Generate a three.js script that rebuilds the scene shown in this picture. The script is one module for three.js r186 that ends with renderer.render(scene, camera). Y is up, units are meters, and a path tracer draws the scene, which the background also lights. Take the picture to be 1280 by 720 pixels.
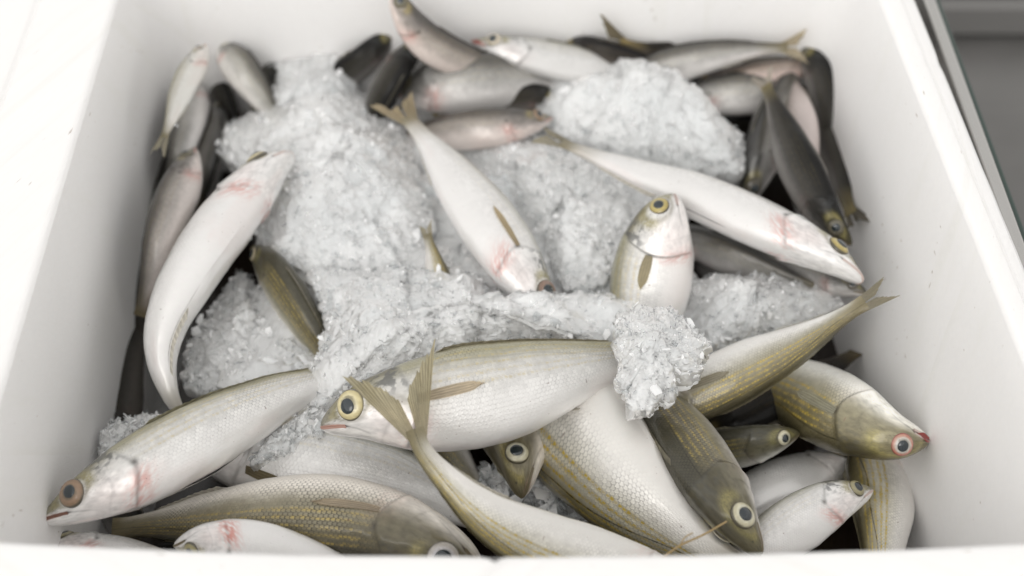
import * as THREE from 'three';
import { ConvexGeometry } from 'three/addons/geometries/ConvexGeometry.js';

// ---------------------------------------------------------------- camera, sky, sun, exposure
const scene = new THREE.Scene();
const F = 1700, TILT = 49 * Math.PI / 180, DIST = 0.71;
const camera = new THREE.PerspectiveCamera(2 * Math.atan(360 / F) * 180 / Math.PI, 1280 / 720, 0.05, 50);
camera.position.set(0, DIST * Math.sin(TILT), DIST * Math.cos(TILT));
camera.lookAt(0, 0, 0);
camera.focus = 0.625;
camera.userData.fStop = 3.8;
camera.updateMatrixWorld();
scene.add(camera);

const SUN = new THREE.Vector3(-0.28, 0.64, 0.66).normalize();
function overcastSky() {
  const w = 256, h = 128, data = new Float32Array(w * h * 4);
  for (let j = 0; j < h; j++) for (let i = 0; i < w; i++) {
    const v = (j + 0.5) / h, el = (v - 0.5) * Math.PI, i4 = (j * w + i) * 4;
    const up = Math.sin(el);
    const az = (i + 0.5) / w * 2 * Math.PI - Math.PI, ce = Math.cos(el), dx = ce * Math.cos(az), dz = ce * Math.sin(az);
    const glow = (dx * SUN.x + up * SUN.y + dz * SUN.z + 1) / 2;      // an overcast sky, brighter round the veiled sun
    const L = up > 0 ? 0.52 + 0.62 * glow * glow + 0.6 * Math.pow(1 - up, 2) : 0.3;
    data[i4] = L * 1.0; data[i4 + 1] = L * 0.985; data[i4 + 2] = L * 0.965; data[i4 + 3] = 1;
  }
  const t = new THREE.DataTexture(data, w, h, THREE.RGBAFormat, THREE.FloatType);
  t.mapping = THREE.EquirectangularReflectionMapping; t.magFilter = THREE.LinearFilter; t.minFilter = THREE.LinearFilter; t.needsUpdate = true;
  return t;
}
scene.background = overcastSky();
scene.environment = scene.background;
const sun = new THREE.DirectionalLight(new THREE.Color(1, 0.97, 0.93), 0.6);
sun.position.copy(SUN).multiplyScalar(2);
sun.castShadow = true; sun.shadow.radius = 60; sun.shadow.mapSize.set(2048, 2048);
Object.assign(sun.shadow.camera, { left: -0.6, right: 0.6, top: 0.6, bottom: -0.6, near: 0.1, far: 5 });
scene.add(sun);
const EXPOSURE = 0.98;

// ---------------------------------------------------------------- helpers
const V = (x, y, z) => new THREE.Vector3(x, y, z);
const CAM = camera.position.clone(), CR = V(1, 0, 0), CU = V(0, Math.cos(TILT), -Math.sin(TILT)), CF = CAM.clone().negate().normalize();
const UPISH = CF.clone().negate();
function at(px, py, h) {                       // a point at height h, seen in the photograph at (px, py)
  const d = CF.clone().addScaledVector(CR, (px - 640) / F).addScaledVector(CU, (360 - py) / F);
  return CAM.clone().addScaledVector(d, (h - CAM.y) / d.y);
}
let seed = 7;
const rnd = () => { seed = (seed * 1664525 + 1013904223) >>> 0; return seed / 4294967296; };
const rr = (a, b) => a + (b - a) * rnd();
const clamp = (x, a = 0, b = 1) => x < a ? a : x > b ? b : x;
const ss = (a, b, x) => { const t = clamp((x - a) / (b - a)); return t * t * (3 - 2 * t); };
const lerp = (a, b, t) => a + (b - a) * t;
const gauss = (x, m, s) => Math.exp(-((x - m) / s) * ((x - m) / s));
function h3(x, y, z) { let n = Math.imul(x, 374761393) ^ Math.imul(y, 668265263) ^ Math.imul(z, 1274126177); n = Math.imul(n ^ (n >>> 13), 1103515245); n ^= n >>> 16; return (n >>> 0) / 4294967296; }
function noise(x, y, z = 0) {
  const xi = Math.floor(x), yi = Math.floor(y), zi = Math.floor(z); let u = x - xi, v = y - yi, w = z - zi;
  u = u * u * (3 - 2 * u); v = v * v * (3 - 2 * v); w = w * w * (3 - 2 * w);
  const L = (dz) => lerp(lerp(h3(xi, yi, zi + dz), h3(xi + 1, yi, zi + dz), u), lerp(h3(xi, yi + 1, zi + dz), h3(xi + 1, yi + 1, zi + dz), u), v);
  return w === 0 ? L(0) : lerp(L(0), L(1), w);
}
function fbm(x, y, z = 0, o = 4) { let s = 0, a = 0.5, n = 0; for (let k = 0; k < o; k++) { s += a * noise(x, y, z + k * 7.3); n += a; a *= 0.5; x *= 2.03; y *= 2.03; z *= 2.03; } return s / n; }
function curve(points) {                       // smooth interpolation through [x, y] pairs
  return (x) => {
    const n = points.length;
    if (x <= points[0][0]) return points[0][1];
    if (x >= points[n - 1][0]) return points[n - 1][1];
    let i = 0; while (points[i + 1][0] < x) i++;
    const p0 = points[Math.max(0, i - 1)], p1 = points[i], p2 = points[i + 1], p3 = points[Math.min(n - 1, i + 2)];
    const d = p2[0] - p1[0], t = (x - p1[0]) / d;
    const m1 = i ? (p2[1] - p0[1]) / (p2[0] - p0[0]) * d : (p2[1] - p1[1]), m2 = i + 2 < n ? (p3[1] - p1[1]) / (p3[0] - p1[0]) * d : (p2[1] - p1[1]);
    return (2 * t ** 3 - 3 * t * t + 1) * p1[1] + (t ** 3 - 2 * t * t + t) * m1 + (-2 * t ** 3 + 3 * t * t) * p2[1] + (t ** 3 - t * t) * m2;
  };
}
const counts = {};
const numbered = (n) => { const k = counts[n] = (counts[n] ?? -1) + 1; return k ? n + '_' + String(k).padStart(3, '0') : n; };
function mesh(name, g, m, parent) { const o = new THREE.Mesh(g, m); o.name = name; o.castShadow = o.receiveShadow = true; if (parent) parent.add(o); return o; }
function thing(name, label, category, pos, group) {
  const o = new THREE.Group(); o.name = numbered(name); o.position.copy(pos); o.userData = { label, category };
  if (group) o.userData.group = group;
  scene.add(o); return o;
}
function grid(P, nu, nv, uvs, cols, origin) {   // P: (nu+1)*(nv+1) points, row-major
  const pos = new Float32Array(P.length * 3), idx = [];
  P.forEach((p, i) => { pos[i * 3] = p.x - origin.x; pos[i * 3 + 1] = p.y - origin.y; pos[i * 3 + 2] = p.z - origin.z; });
  for (let i = 0; i < nu; i++) for (let j = 0; j < nv; j++) { const a = i * (nv + 1) + j, b = a + nv + 1; idx.push(a, b, a + 1, b, b + 1, a + 1); }
  const g = new THREE.BufferGeometry();
  g.setAttribute('position', new THREE.BufferAttribute(pos, 3));
  if (uvs) g.setAttribute('uv', new THREE.BufferAttribute(new Float32Array(uvs), 2));
  if (cols) g.setAttribute('color', new THREE.BufferAttribute(new Float32Array(cols), 3));
  g.setIndex(idx); g.computeVertexNormals();
  return g;
}
function sealNormals(g, nu, nv) {               // first and last column are the same line
  const n = g.attributes.normal;
  for (let i = 0; i <= nu; i++) {
    const a = i * (nv + 1), b = a + nv, x = n.getX(a) + n.getX(b), y = n.getY(a) + n.getY(b), z = n.getZ(a) + n.getZ(b), l = Math.hypot(x, y, z) || 1;
    n.setXYZ(a, x / l, y / l, z / l); n.setXYZ(b, x / l, y / l, z / l);
  }
}
const srgb8 = (l) => 255 * (l <= 0.0031308 ? 12.92 * l : 1.055 * Math.pow(l, 1 / 2.4) - 0.055);
function texture(w, h, f, color = true, repeat = false) {
  const d = new Uint8Array(w * h * 4), c = [0, 0, 0];
  for (let j = 0; j < h; j++) for (let i = 0; i < w; i++) {
    f((i + 0.5) / w, (j + 0.5) / h, c); const o = (j * w + i) * 4;
    for (let k = 0; k < 3; k++) d[o + k] = color ? srgb8(clamp(c[k])) : 255 * clamp(c[k]);
    d[o + 3] = 255;
  }
  const t = new THREE.DataTexture(d, w, h); t.magFilter = THREE.LinearFilter; t.minFilter = THREE.LinearMipmapLinearFilter; t.generateMipmaps = true;
  if (color) t.colorSpace = THREE.SRGBColorSpace;
  if (repeat) t.wrapS = t.wrapT = THREE.RepeatWrapping;
  t.needsUpdate = true; return t;
}

// ---------------------------------------------------------------- the counter and the box
const steelRough = texture(512, 512, (u, v, c) => { const n = fbm(u * 6, v * 160, 3, 3) * 0.5 + fbm(u * 9, v * 9, 9, 4) * 0.5; c[0] = c[1] = c[2] = 0.28 + 0.35 * n; }, false, true);
const steelColor = texture(512, 512, (u, v, c) => { const n = fbm(u * 5, v * 5, 1, 4); const k = 0.17 + 0.1 * n; c[0] = k; c[1] = k * 0.98; c[2] = k * 0.95; }, true, true);
const steel = new THREE.MeshStandardMaterial({ map: steelColor, roughnessMap: steelRough, roughness: 1, metalness: 0.75 });
const darkSteel = new THREE.MeshStandardMaterial({ color: new THREE.Color(0.21, 0.206, 0.2), roughness: 0.6, metalness: 0.3 });
{
  const g = new THREE.PlaneGeometry(5, 5); g.rotateX(-Math.PI / 2);
  const u = g.attributes.uv; for (let i = 0; i < u.count; i++) u.setXY(i, u.getX(i) * 12, u.getY(i) * 12);
  const c = mesh('counter', g, steel, scene); c.position.y = -0.135; c.userData.kind = 'structure';
  const ledge = thing('steel_ledge', 'dull grey steel ledge crossing the counter behind the white box, upper right', 'ledge', V(0.75, -0.135, -0.375));
  const bar = (x0, x1, y0, y1, z0, z1) => { const s = new THREE.Shape(), r = 0.004; const b = y1 - y0, w = z1 - z0; s.moveTo(r, 0); s.lineTo(w - r, 0); s.lineTo(w, r); s.lineTo(w, b - r); s.quadraticCurveTo(w, b, w - r, b); s.lineTo(r, b); s.quadraticCurveTo(0, b, 0, b - r); s.lineTo(0, r); s.closePath(); const e = new THREE.ExtrudeGeometry(s, { depth: x1 - x0, bevelEnabled: false }); e.rotateY(Math.PI / 2); e.translate(x0, y0, z1); return e; };
  mesh('ledge_body', bar(-0.7, 0.7, 0, 0.03, -0.1, 0), darkSteel, ledge);
  mesh('ledge_top', bar(-0.7, 0.7, 0.0302, 0.036, -0.3, -0.012), steel, ledge);
}
// steel and dark green edge beside the box
const edgeGreen = new THREE.MeshPhysicalMaterial({ color: new THREE.Color(0.02, 0.045, 0.035), roughness: 0.3, clearcoat: 0.4 });
const polished = new THREE.MeshStandardMaterial({ color: new THREE.Color(0.62, 0.61, 0.59), roughness: 0.22, metalness: 1 });
{
  const a = at(1150, -40, 0.066), b = at(1284, 330, 0.066), e = thing('metal_edge', 'polished metal edge with dark green strip along the right side of the white box', 'metal edge', a);
  const d = b.clone().sub(a), len = d.length(), turn = Math.atan2(d.x, d.z);
  e.rotation.y = turn;
  const s = new THREE.Shape(); s.moveTo(-0.004, -0.19); s.lineTo(0.003, -0.19); s.lineTo(0.003, -0.002); s.quadraticCurveTo(0.003, 0.0, 0.001, 0.0); s.lineTo(-0.002, 0.0); s.quadraticCurveTo(-0.004, 0, -0.004, -0.002); s.closePath();
  mesh('metal_strip', new THREE.ExtrudeGeometry(s, { depth: len + 0.2, bevelEnabled: false, curveSegments: 6 }), polished, e);
  const s2 = new THREE.Shape(); s2.moveTo(0.0032, -0.19); s2.lineTo(0.0075, -0.19); s2.lineTo(0.0075, -0.006); s2.quadraticCurveTo(0.0072, -0.004, 0.0055, -0.004); s2.lineTo(0.0032, -0.004); s2.closePath();
  mesh('green_strip', new THREE.ExtrudeGeometry(s2, { depth: len + 0.2, bevelEnabled: false, curveSegments: 6 }), edgeGreen, e);
}
const foamBump = texture(1024, 1024, (() => {
  const N = 110, pts = []; let s = 99; const r = () => { s = (s * 1103515245 + 12345) >>> 0; return s / 4294967296; };
  for (let i = 0; i < N * N; i++) pts.push([r(), r()]);
  return (u, v, c) => {
    const x = u * N, y = v * N, xi = Math.floor(x), yi = Math.floor(y); let d1 = 9, d2 = 9;
    for (let a = -1; a <= 1; a++) for (let b = -1; b <= 1; b++) {
      const q = pts[((yi + b + N) % N) * N + (xi + a + N) % N], dx = xi + a + q[0] - x, dy = yi + b + q[1] - y, d = dx * dx + dy * dy;
      if (d < d1) { d2 = d1; d1 = d; } else if (d < d2) d2 = d;
    }
    const e = Math.sqrt(d2) - Math.sqrt(d1);
    c[0] = c[1] = c[2] = 0.55 + 0.3 * ss(0, 0.25, e) + 0.15 * fbm(u * 20, v * 20, 5, 3);
  };
})(), false, true);
const foamColor = texture(1024, 1024, (u, v, c) => {
  const n = fbm(u * 7, v * 7, 2, 5), sm = ss(0.55, 0.8, fbm(u * 22, v * 5, 7, 4)), sp = ss(0.955, 0.985, noise(u * 130, v * 130, 21)) * ss(0.62, 0.75, noise(u * 9, v * 9, 4));
  const k = 0.985 - 0.02 * n - 0.025 * sm + 0.02 * (noise(u * 150, v * 150, 6) - 0.5);
  c[0] = k * (1 - 0.45 * sp); c[1] = k * 0.992 * (1 - 0.5 * sp); c[2] = k * (0.984 - 0.012 * sm) * (1 - 0.55 * sp);
}, true, true);
const foam = new THREE.MeshPhysicalMaterial({ map: foamColor, bumpMap: foamBump, bumpScale: 0.00014, roughness: 0.5, specularIntensity: 0.6 });

// the box: rings of one closed outline, lofted from the outer foot over the rim and down to the floor
function ring(q, r, n, bow) {                  // q: corners [x, z] back-left, back-right, front-right, front-left
  const out = [];
  const C = q.map((c) => V(c[0], 0, c[1]));
  for (let k = 0; k < 4; k++) {
    const a = C[k], b = C[(k + 1) % 4], c = C[(k + 2) % 4];
    const ab = b.clone().sub(a), L = ab.length(); ab.normalize();
    const nrm = V(ab.z, 0, -ab.x);               // outward
    for (let i = 0; i < n; i++) {
      const t = i / n, p = a.clone().addScaledVector(ab, r + (L - 2 * r) * t);
      p.addScaledVector(nrm, (bow?.[k] ?? 0) * 4 * t * (1 - t)); out.push(p);
    }
    const bc = c.clone().sub(b).normalize();
    const p0 = b.clone().addScaledVector(ab, -r), p2 = b.clone().addScaledVector(bc, r);
    for (let i = 0; i < 10; i++) { const t = i / 10; out.push(p0.clone().multiplyScalar((1 - t) ** 2).addScaledVector(b, 2 * t * (1 - t)).addScaledVector(p2, t * t)); }
  }
  out.push(out[0].clone()); return out;
}
const RIM = 0.09, FLOOR = -0.105;
const BOXIN = [[-0.2115, -0.17], [0.1935, -0.17], [0.2185, 0.203], [-0.2075, 0.203]];
const grow = (q, l, b, r, f) => [[q[0][0] - l, q[0][1] - b], [q[1][0] + r, q[1][1] - b], [q[2][0] + r, q[2][1] + f], [q[3][0] - l, q[3][1] + f]];
const box = thing('polystyrene_box', 'open white polystyrene box filled with fish and crushed ice', 'box', V(0, -0.133, 0.017));
{
  const bow = [0.003, 0.0, 0.006, 0.0], n = 160, NOTCH = at(615, 703, RIM).x;
  const loft = (rows, name) => {
    const P = [], uv = []; const m = rows[0].length - 1; let acc = 0;
    rows.forEach((row, i) => {
      if (i) acc += row[0].distanceTo(rows[i - 1][0]);
      let len = 0; row.forEach((p, j) => {
        if (j) len += p.distanceTo(row[j - 1]);
        const k = fbm(p.x * 28, p.z * 28, p.y * 28, 3) - 0.5;
        const nt = name === 'rim' && p.z > 0.17 && i < 4 ? Math.max(0, 1 - Math.abs(p.x - NOTCH - 0.001 * i) / 0.0035) : 0, dent = name === 'rim' && p.x > 0.15 ? 0.25 * gauss(p.z, -0.075, 0.005) : 0;
        P.push(V(p.x + k * 0.0007 - dent * 0.0016 * i / 8, p.y + (fbm(p.x * 35, p.z * 35, 4, 3) - 0.5) * 0.0008 - nt * 0.0015 - dent * 0.001, p.z + k * 0.0007 + nt * 0.0012)); uv.push(len / 0.3, acc / 0.3);
      });
    });
    const g = grid(P, rows.length - 1, m, uv, null, box.position); sealNormals(g, rows.length - 1, m); return mesh(name, g, foam, box);
  };
  const R = (l, b, r, f, y, rad) => ring(grow(BOXIN, l, b, r, f), rad, n, bow).map((p) => { p.y = y; return p; });
  const step = (y0, y1, k) => { const o = []; for (let i = 1; i <= k; i++) o.push(lerp(y0, y1, i / k)); return o; };
  // rim: widest on the left, a raised inner band with a groove and a lower outer band
  loft([
    R(0.0, 0.0, 0.0, 0.0, RIM - 0.003, 0.02), R(0.0008, 0.0008, 0.0008, 0.0008, RIM - 0.001, 0.02), R(0.003, 0.003, 0.003, 0.003, RIM, 0.022),
    R(0.040, 0.014, 0.0095, 0.016, RIM, 0.05), R(0.041, 0.015, 0.0102, 0.017, RIM - 0.0014, 0.05), R(0.0425, 0.0165, 0.0108, 0.018, RIM - 0.0016, 0.05), R(0.0438, 0.0178, 0.0114, 0.0192, RIM - 0.0006, 0.052),
    R(0.085, 0.03, 0.0155, 0.034, RIM - 0.001, 0.06), R(0.088, 0.033, 0.0175, 0.037, RIM - 0.0022, 0.06), R(0.089, 0.034, 0.0182, 0.038, RIM - 0.006, 0.06),
    R(0.089, 0.034, 0.0182, 0.038, RIM - 0.028, 0.06), R(0.088, 0.033, 0.0175, 0.037, RIM - 0.03, 0.06),
  ], 'rim');
  const inner = [R(0, 0, 0, 0, RIM - 0.003, 0.02)];
  for (const y of step(RIM - 0.003, FLOOR + 0.012, 24)) { const k = (RIM - y) * 0.155; inner.push(R(-k * 0.3, -k * 0.6, -k, -k * 0.6, y, 0.02)); }
  for (const [d, y] of [[0.002, 0.006], [0.006, 0.002], [0.014, 0], [0.08, 0], [0.15, 0]]) { const k = (RIM - FLOOR - 0.012) * 0.155 + d; inner.push(R(-k * 0.5, -k * 0.9, -k, -k * 0.9, FLOOR + y, Math.max(0.005, 0.034 - d * 0.2))); }
  loft(inner, 'inner_wall');
  loft([R(0.088, 0.033, 0.0175, 0.037, RIM - 0.03, 0.06), R(0.06, 0.026, 0.016, 0.03, RIM - 0.031, 0.06), R(0.03, 0.02, 0.010, 0.022, -0.13, 0.055), R(0.028, 0.018, 0.008, 0.02, -0.133, 0.055), R(-0.15, -0.15, -0.15, -0.15, -0.133, 0.01)], 'outer_wall');
}
{
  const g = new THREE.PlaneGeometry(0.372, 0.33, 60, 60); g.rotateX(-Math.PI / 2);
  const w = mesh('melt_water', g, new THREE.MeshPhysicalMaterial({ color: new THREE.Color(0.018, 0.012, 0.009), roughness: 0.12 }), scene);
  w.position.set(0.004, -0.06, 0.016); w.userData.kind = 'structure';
}

// ---------------------------------------------------------------- fish
const HD = curve([[0, 0.006], [0.012, 0.019], [0.04, 0.036], [0.09, 0.060], [0.16, 0.085], [0.26, 0.108], [0.4, 0.118], [0.55, 0.106], [0.7, 0.080], [0.85, 0.047], [0.94, 0.033], [1, 0.034]]);
const HV = curve([[0, 0.006], [0.012, 0.020], [0.04, 0.038], [0.09, 0.060], [0.16, 0.085], [0.26, 0.112], [0.4, 0.124], [0.55, 0.110], [0.7, 0.080], [0.85, 0.046], [0.94, 0.033], [1, 0.034]]);
const HW = curve([[0, 0.006], [0.012, 0.018], [0.04, 0.031], [0.09, 0.047], [0.16, 0.061], [0.26, 0.071], [0.4, 0.076], [0.55, 0.070], [0.7, 0.052], [0.85, 0.028], [0.93, 0.016], [0.97, 0.007], [1, 0.0015]]);
const PHM = (s) => 1.66 + 4.2 * Math.min(s, 0.1);                               // the mouth line, measured round the body from the back
const EYE = { s: 0.108, p: 0.385, r: 0.041 };

// skin: u along the body, v from the back (0) to the belly (1)
const SKINS = {
  silver: { back: [0.13, 0.115, 0.06], upper: [0.38, 0.36, 0.25], flank: [0.70, 0.69, 0.665], belly: [0.86, 0.848, 0.83], gold: 0.35, scale: 0.34, line: 0.15, shift: -0.07, pink: 0.6 },
  pale: { back: [0.20, 0.19, 0.13], upper: [0.50, 0.495, 0.44], flank: [0.78, 0.77, 0.755], belly: [0.87, 0.858, 0.845], gold: 0.12, scale: 0.14, line: 0.1, shift: -0.12, pink: 0.65 },
  gold: { back: [0.105, 0.09, 0.045], upper: [0.25, 0.215, 0.11], flank: [0.60, 0.575, 0.48], belly: [0.86, 0.84, 0.80], gold: 1.25, scale: 0.45, line: 0.7, shift: -0.02, pink: 0.2 },
  clean: { back: [0.20, 0.19, 0.13], upper: [0.48, 0.475, 0.42], flank: [0.76, 0.755, 0.74], belly: [0.87, 0.86, 0.845], gold: 0.2, scale: 0.2, line: 0.15, shift: -0.08, pink: 0.06 },
  dusk: { back: [0.09, 0.078, 0.04], upper: [0.18, 0.155, 0.085], flank: [0.34, 0.315, 0.23], belly: [0.80, 0.79, 0.76], gold: 0.9, scale: 0.45, line: 0.6, shift: 0.1, pink: 0.1 },
  olive: { back: [0.06, 0.055, 0.036], upper: [0.135, 0.12, 0.075], flank: [0.27, 0.25, 0.18], belly: [0.78, 0.755, 0.71], gold: 0.5, scale: 0.85, line: 0.4, shift: 0.12, pink: 0.1 },
  grey: { back: [0.035, 0.033, 0.030], upper: [0.10, 0.096, 0.088], flank: [0.40, 0.39, 0.37], belly: [0.78, 0.755, 0.735], gold: 0.15, scale: 0.45, line: 0.2, shift: 0.05, pink: 0.45 },
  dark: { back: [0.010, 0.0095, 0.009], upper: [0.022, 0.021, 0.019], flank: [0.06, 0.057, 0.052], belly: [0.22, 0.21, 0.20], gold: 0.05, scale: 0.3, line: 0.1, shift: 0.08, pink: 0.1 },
};
const mix3 = (a, b, t) => { a[0] += (b[0] - a[0]) * t; a[1] += (b[1] - a[1]) * t; a[2] += (b[2] - a[2]) * t; };
const opercle = (p) => 0.225 + 0.04 * gauss(p, 0.52, 0.22);
function scaleEdge(s, p) {                       // 0 in the middle of a scale, 1 on its hind edge
  const a = s * 88, row = p * 36 + (noise(s * 30, p * 12, 3) - 0.5) * 0.5, ri = Math.floor(row), x = a + (ri & 1) * 0.5, fx = x - Math.floor(x) - 0.35, fy = row - ri - 0.5;
  const r = Math.hypot(fx * 1.05, fy * 1.15);
  return [ss(0.34, 0.58, r) * ss(-0.12, 0.28, fx + 0.1 * (noise(s * 200, p * 90, 4) - 0.5)), h3(Math.floor(x), ri, 5)];
}
function skinTexture(o, k) {
  return texture(1024, 384, (s, p, c) => {
    const n1 = fbm(s * 9 + k * 13.1, p * 5, k, 4) - 0.5, n2 = fbm(s * 60, p * 30, k + 4, 3) - 0.5, n3 = noise(s * 160 + k, p * 14, 2) - 0.5;
    const head = 1 - ss(-0.012, 0.012, s - opercle(p));
    const q = p - o.shift + n1 * 0.10 - 0.05 * ss(0.75, 1, s) + (head ? 0.02 : 0);
    c[0] = o.back[0]; c[1] = o.back[1]; c[2] = o.back[2];
    mix3(c, o.upper, ss(0.05, 0.22, q));
    mix3(c, o.flank, ss(0.22, 0.44, q));
    mix3(c, o.belly, ss(0.42, 0.66, q));
    // scales
    const [e, cell] = scaleEdge(s, p);
    const cover = (1 - head) * (1 - ss(0.93, 1, s)) * (1 - ss(0.5 + o.shift, 0.82 + o.shift, p)) * (0.75 + 0.5 * n1);
    let f = 1 - 0.8 * o.scale * cover * (1.7 * ss(0.3, 0.8, fbm(s * 10, p * 7, k + 2, 4)) + 0.15) * (e * 0.8 - 0.25) + (cell - 0.5) * 0.22 * cover * (0.5 + o.scale);
    // gold lines along the scale rows
    if (o.gold > 0) for (const pg of [0.235, 0.30, 0.365, 0.43, 0.49]) {
      const d = (1 - 0.75 * e) * gauss(p + n2 * 0.02 + 0.03 * Math.sin(s * 3) - o.shift * 0.5, pg, 0.013) * (1 - head) * ss(0.24, 0.34, s) * (1 - ss(0.86, 1, s)) * (0.25 + 0.6 * noise(s * 14 + k, pg * 50, 1) + 0.7 * ss(0.3, 0.7, cell));
      mix3(c, [0.50, 0.37, 0.07], clamp(d * o.gold * 0.85));
    }
    const pl = 0.25 + 0.045 * (1 - ss(0.25, 0.5, s)) * -1 + 0.22 * ss(0.55, 1, s);
    f *= 1 - o.line * gauss(p, pl + 0.01, 0.008) * (1 - head) * (0.6 + 0.8 * cell);
    // streaks of silver
    f *= 1 + 0.10 * n3 * (1 - head) * (1 - 0.8 * ss(0.45, 0.75, q)) + 0.12 * n2 * (1 - ss(0.5, 0.9, q));
    if (head > 0) {
      const crown = head * (1 - ss(0.14, 0.34, p + n1 * 0.16 - o.shift * 0.4)) * 0.75;
      mix3(c, [o.back[0] * 0.85, o.back[1] * 0.86, o.back[2] * 0.95], crown);
      const nape = head * ss(0.14, 0.19, s) * (1 - ss(0.30, 0.44, p)) * ss(0.42, 0.62, fbm(s * 70 + k, p * 26, k, 3));
      mix3(c, [0.06, 0.065, 0.07], nape * 0.7);
      const snout = head * (1 - ss(0.04, 0.11, s)) * (1 - ss(0.42, 0.54, p));
      mix3(c, [0.17, 0.15, 0.075], snout * 0.75);
      const speck = head * (1 - ss(0.12, 0.24, s)) * (1 - ss(0.45, 0.6, p)) * ss(0.6, 0.8, noise(s * 190 + k * 3, p * 85, 8));
      mix3(c, [0.05, 0.045, 0.025], speck * 0.55);
      const ring = gauss(Math.hypot((s - EYE.s), (p - EYE.p) * 0.26), EYE.r * 1.12, 0.008);
      mix3(c, [0.22, 0.20, 0.13], ring * 0.55 * head);
      const cheek = head * gauss(s, 0.185, 0.05) * gauss(p, 0.6, 0.16);
      mix3(c, [0.80, 0.70, 0.68], cheek * 0.45 * (o.flank[0] > 0.55 ? 1 : 0));
      if (o.flank[0] < 0.55) mix3(c, [o.upper[0] * 0.8, o.upper[1] * 0.8, o.upper[2] * 0.78], head * 0.55 * (1 - ss(0.55, 0.75, p)));
      const halo = head * gauss(Math.hypot(s - EYE.s, (p - EYE.p) * 0.26), EYE.r * 1.3, 0.016) * (1 - ss(0.4, 0.52, p));
      mix3(c, [0.32, 0.28, 0.11], halo * 0.6 * (0.5 + noise(s * 260, p * 120, 6)));
      f *= 1 + head * 0.7 * n2 * (o.flank[0] < 0.55 ? 0.8 : 0.6);
      mix3(c, [0.04, 0.035, 0.03], 0.8 * gauss(Math.hypot((s - 0.045) * 1.0, (p - 0.27) * 0.12), 0, 0.0035));
      f *= 1 - 0.28 * head * gauss(p * Math.PI - PHM(0.09) - (s - 0.09) * 6, 0, 0.05) * ss(0.06, 0.09, s) * (1 - ss(0.12, 0.16, s));
      const pre = gauss(s, opercle(p) - 0.062, 0.004) * ss(0.4, 0.5, p) * (1 - ss(0.8, 0.95, p));
      f *= 1 - 0.1 * pre;
      const lip = (1 - ss(0.03, 0.075, s)) * gauss(p * Math.PI, PHM(s), 0.2);
      mix3(c, [0.33, 0.17, 0.13], lip * 0.75);
      const slit = (1 - ss(0.08, 0.095, s)) * gauss(p * Math.PI, PHM(s), 0.055);
      mix3(c, [0.05, 0.02, 0.018], slit * 0.85);
    }
    // gill edge and the blood behind it
    const ge = s - opercle(p);
    f *= 1 - 0.24 * gauss(ge, 0.004, 0.006) * ss(0.16, 0.3, p) * (1 - ss(0.8, 0.95, p));
    const fib = noise(s * 130 + p * 40 + k, p * 18 - s * 30, 3);
    const blood = o.pink * (0.25 + 1.1 * h3(k, 11, 5)) * gauss(ge, 0.012, 0.034) * ss(0.44, 0.66, p) * (1 - ss(0.84, 1.0, p)) * ss(0.15, 0.85, fib * 0.6 + fbm(s * 30 + k, p * 9, 1, 3) * 0.5);
    mix3(c, [0.66, 0.25, 0.20], clamp(blood * 1.25));
    const blush = o.pink * ss(0.5, 0.62, fbm(s * 5 + k * 3, p * 3, 6, 3)) * ss(0.5, 0.75, p) * 0.3;
    mix3(c, [0.82, 0.68, 0.65], blush);
    // dark spot at the root of the breast fin
    mix3(c, [0.07, 0.06, 0.05], 0.75 * gauss(s, 0.272, 0.008) * gauss(p, 0.465, 0.035));
    // the tail root goes olive, fine spots and scrapes
    mix3(c, [0.24, 0.20, 0.10], 0.45 * ss(0.82, 0.94, s) + 0.5 * ss(0.92, 0.99, s));
    f *= 1 - 0.25 * ss(0.93, 1, s) * (Math.sin(p * 90) * 0.5 + 0.5);
    const sp = noise(s * 90 + k * 7, p * 34 + k, 11); mix3(c, [0.16, 0.08, 0.06], 0.6 * ss(0.972, 0.99, sp));
    for (let i = 0; i < 3; i++) c[i] *= f;
  });
}
const skinBump = texture(1024, 384, (s, p, c) => {
  const [e, cell] = scaleEdge(s, p), body = ss(-0.01, 0.02, s - opercle(p)) * (1 - ss(0.62, 0.9, p));
  const a = s * 88 + (Math.floor(p * 36) & 1) * 0.5;
  const v = 0.45 + body * (0.3 * (a - Math.floor(a)) - 0.3 * e + 0.08 * (cell - 0.5)) + 0.16 * (fbm(s * 80, p * 30, 2, 3) - 0.5);
  c[0] = c[1] = c[2] = v;
}, false);
const skinCache = new Map();
function skinMaterial(kind, variant, tint) {
  const key = kind + variant + (tint ?? '');
  if (!skinCache.has(key)) {
    const tk = 't' + kind + variant;
    if (!skinCache.has(tk)) skinCache.set(tk, skinTexture(SKINS[kind], variant));
    const m = new THREE.MeshPhysicalMaterial({ map: skinCache.get(tk), bumpMap: skinBump, bumpScale: 0.0004, roughness: 0.36, metalness: kind === 'dark' || kind === 'olive' ? 0.06 : kind === 'pale' ? 0.2 : 0.3, clearcoat: kind === 'dark' ? 0.12 : kind === 'olive' ? 0.5 : 0.8, clearcoatRoughness: 0.09, specularIntensity: kind === 'dark' ? 0.35 : kind === 'olive' ? 0.7 : 1 });
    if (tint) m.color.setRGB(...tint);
    skinCache.set(key, m);
  }
  return skinCache.get(key);
}
const finMat = new THREE.MeshPhysicalMaterial({ color: 0xffffff, vertexColors: true, roughness: 0.45, side: THREE.DoubleSide, transmission: 0.45, thickness: 0, clearcoat: 0.3 });
const irisMat = new THREE.MeshPhysicalMaterial({ color: 0xffffff, vertexColors: true, roughness: 0.3, clearcoat: 1, clearcoatRoughness: 0.04 });
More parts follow.
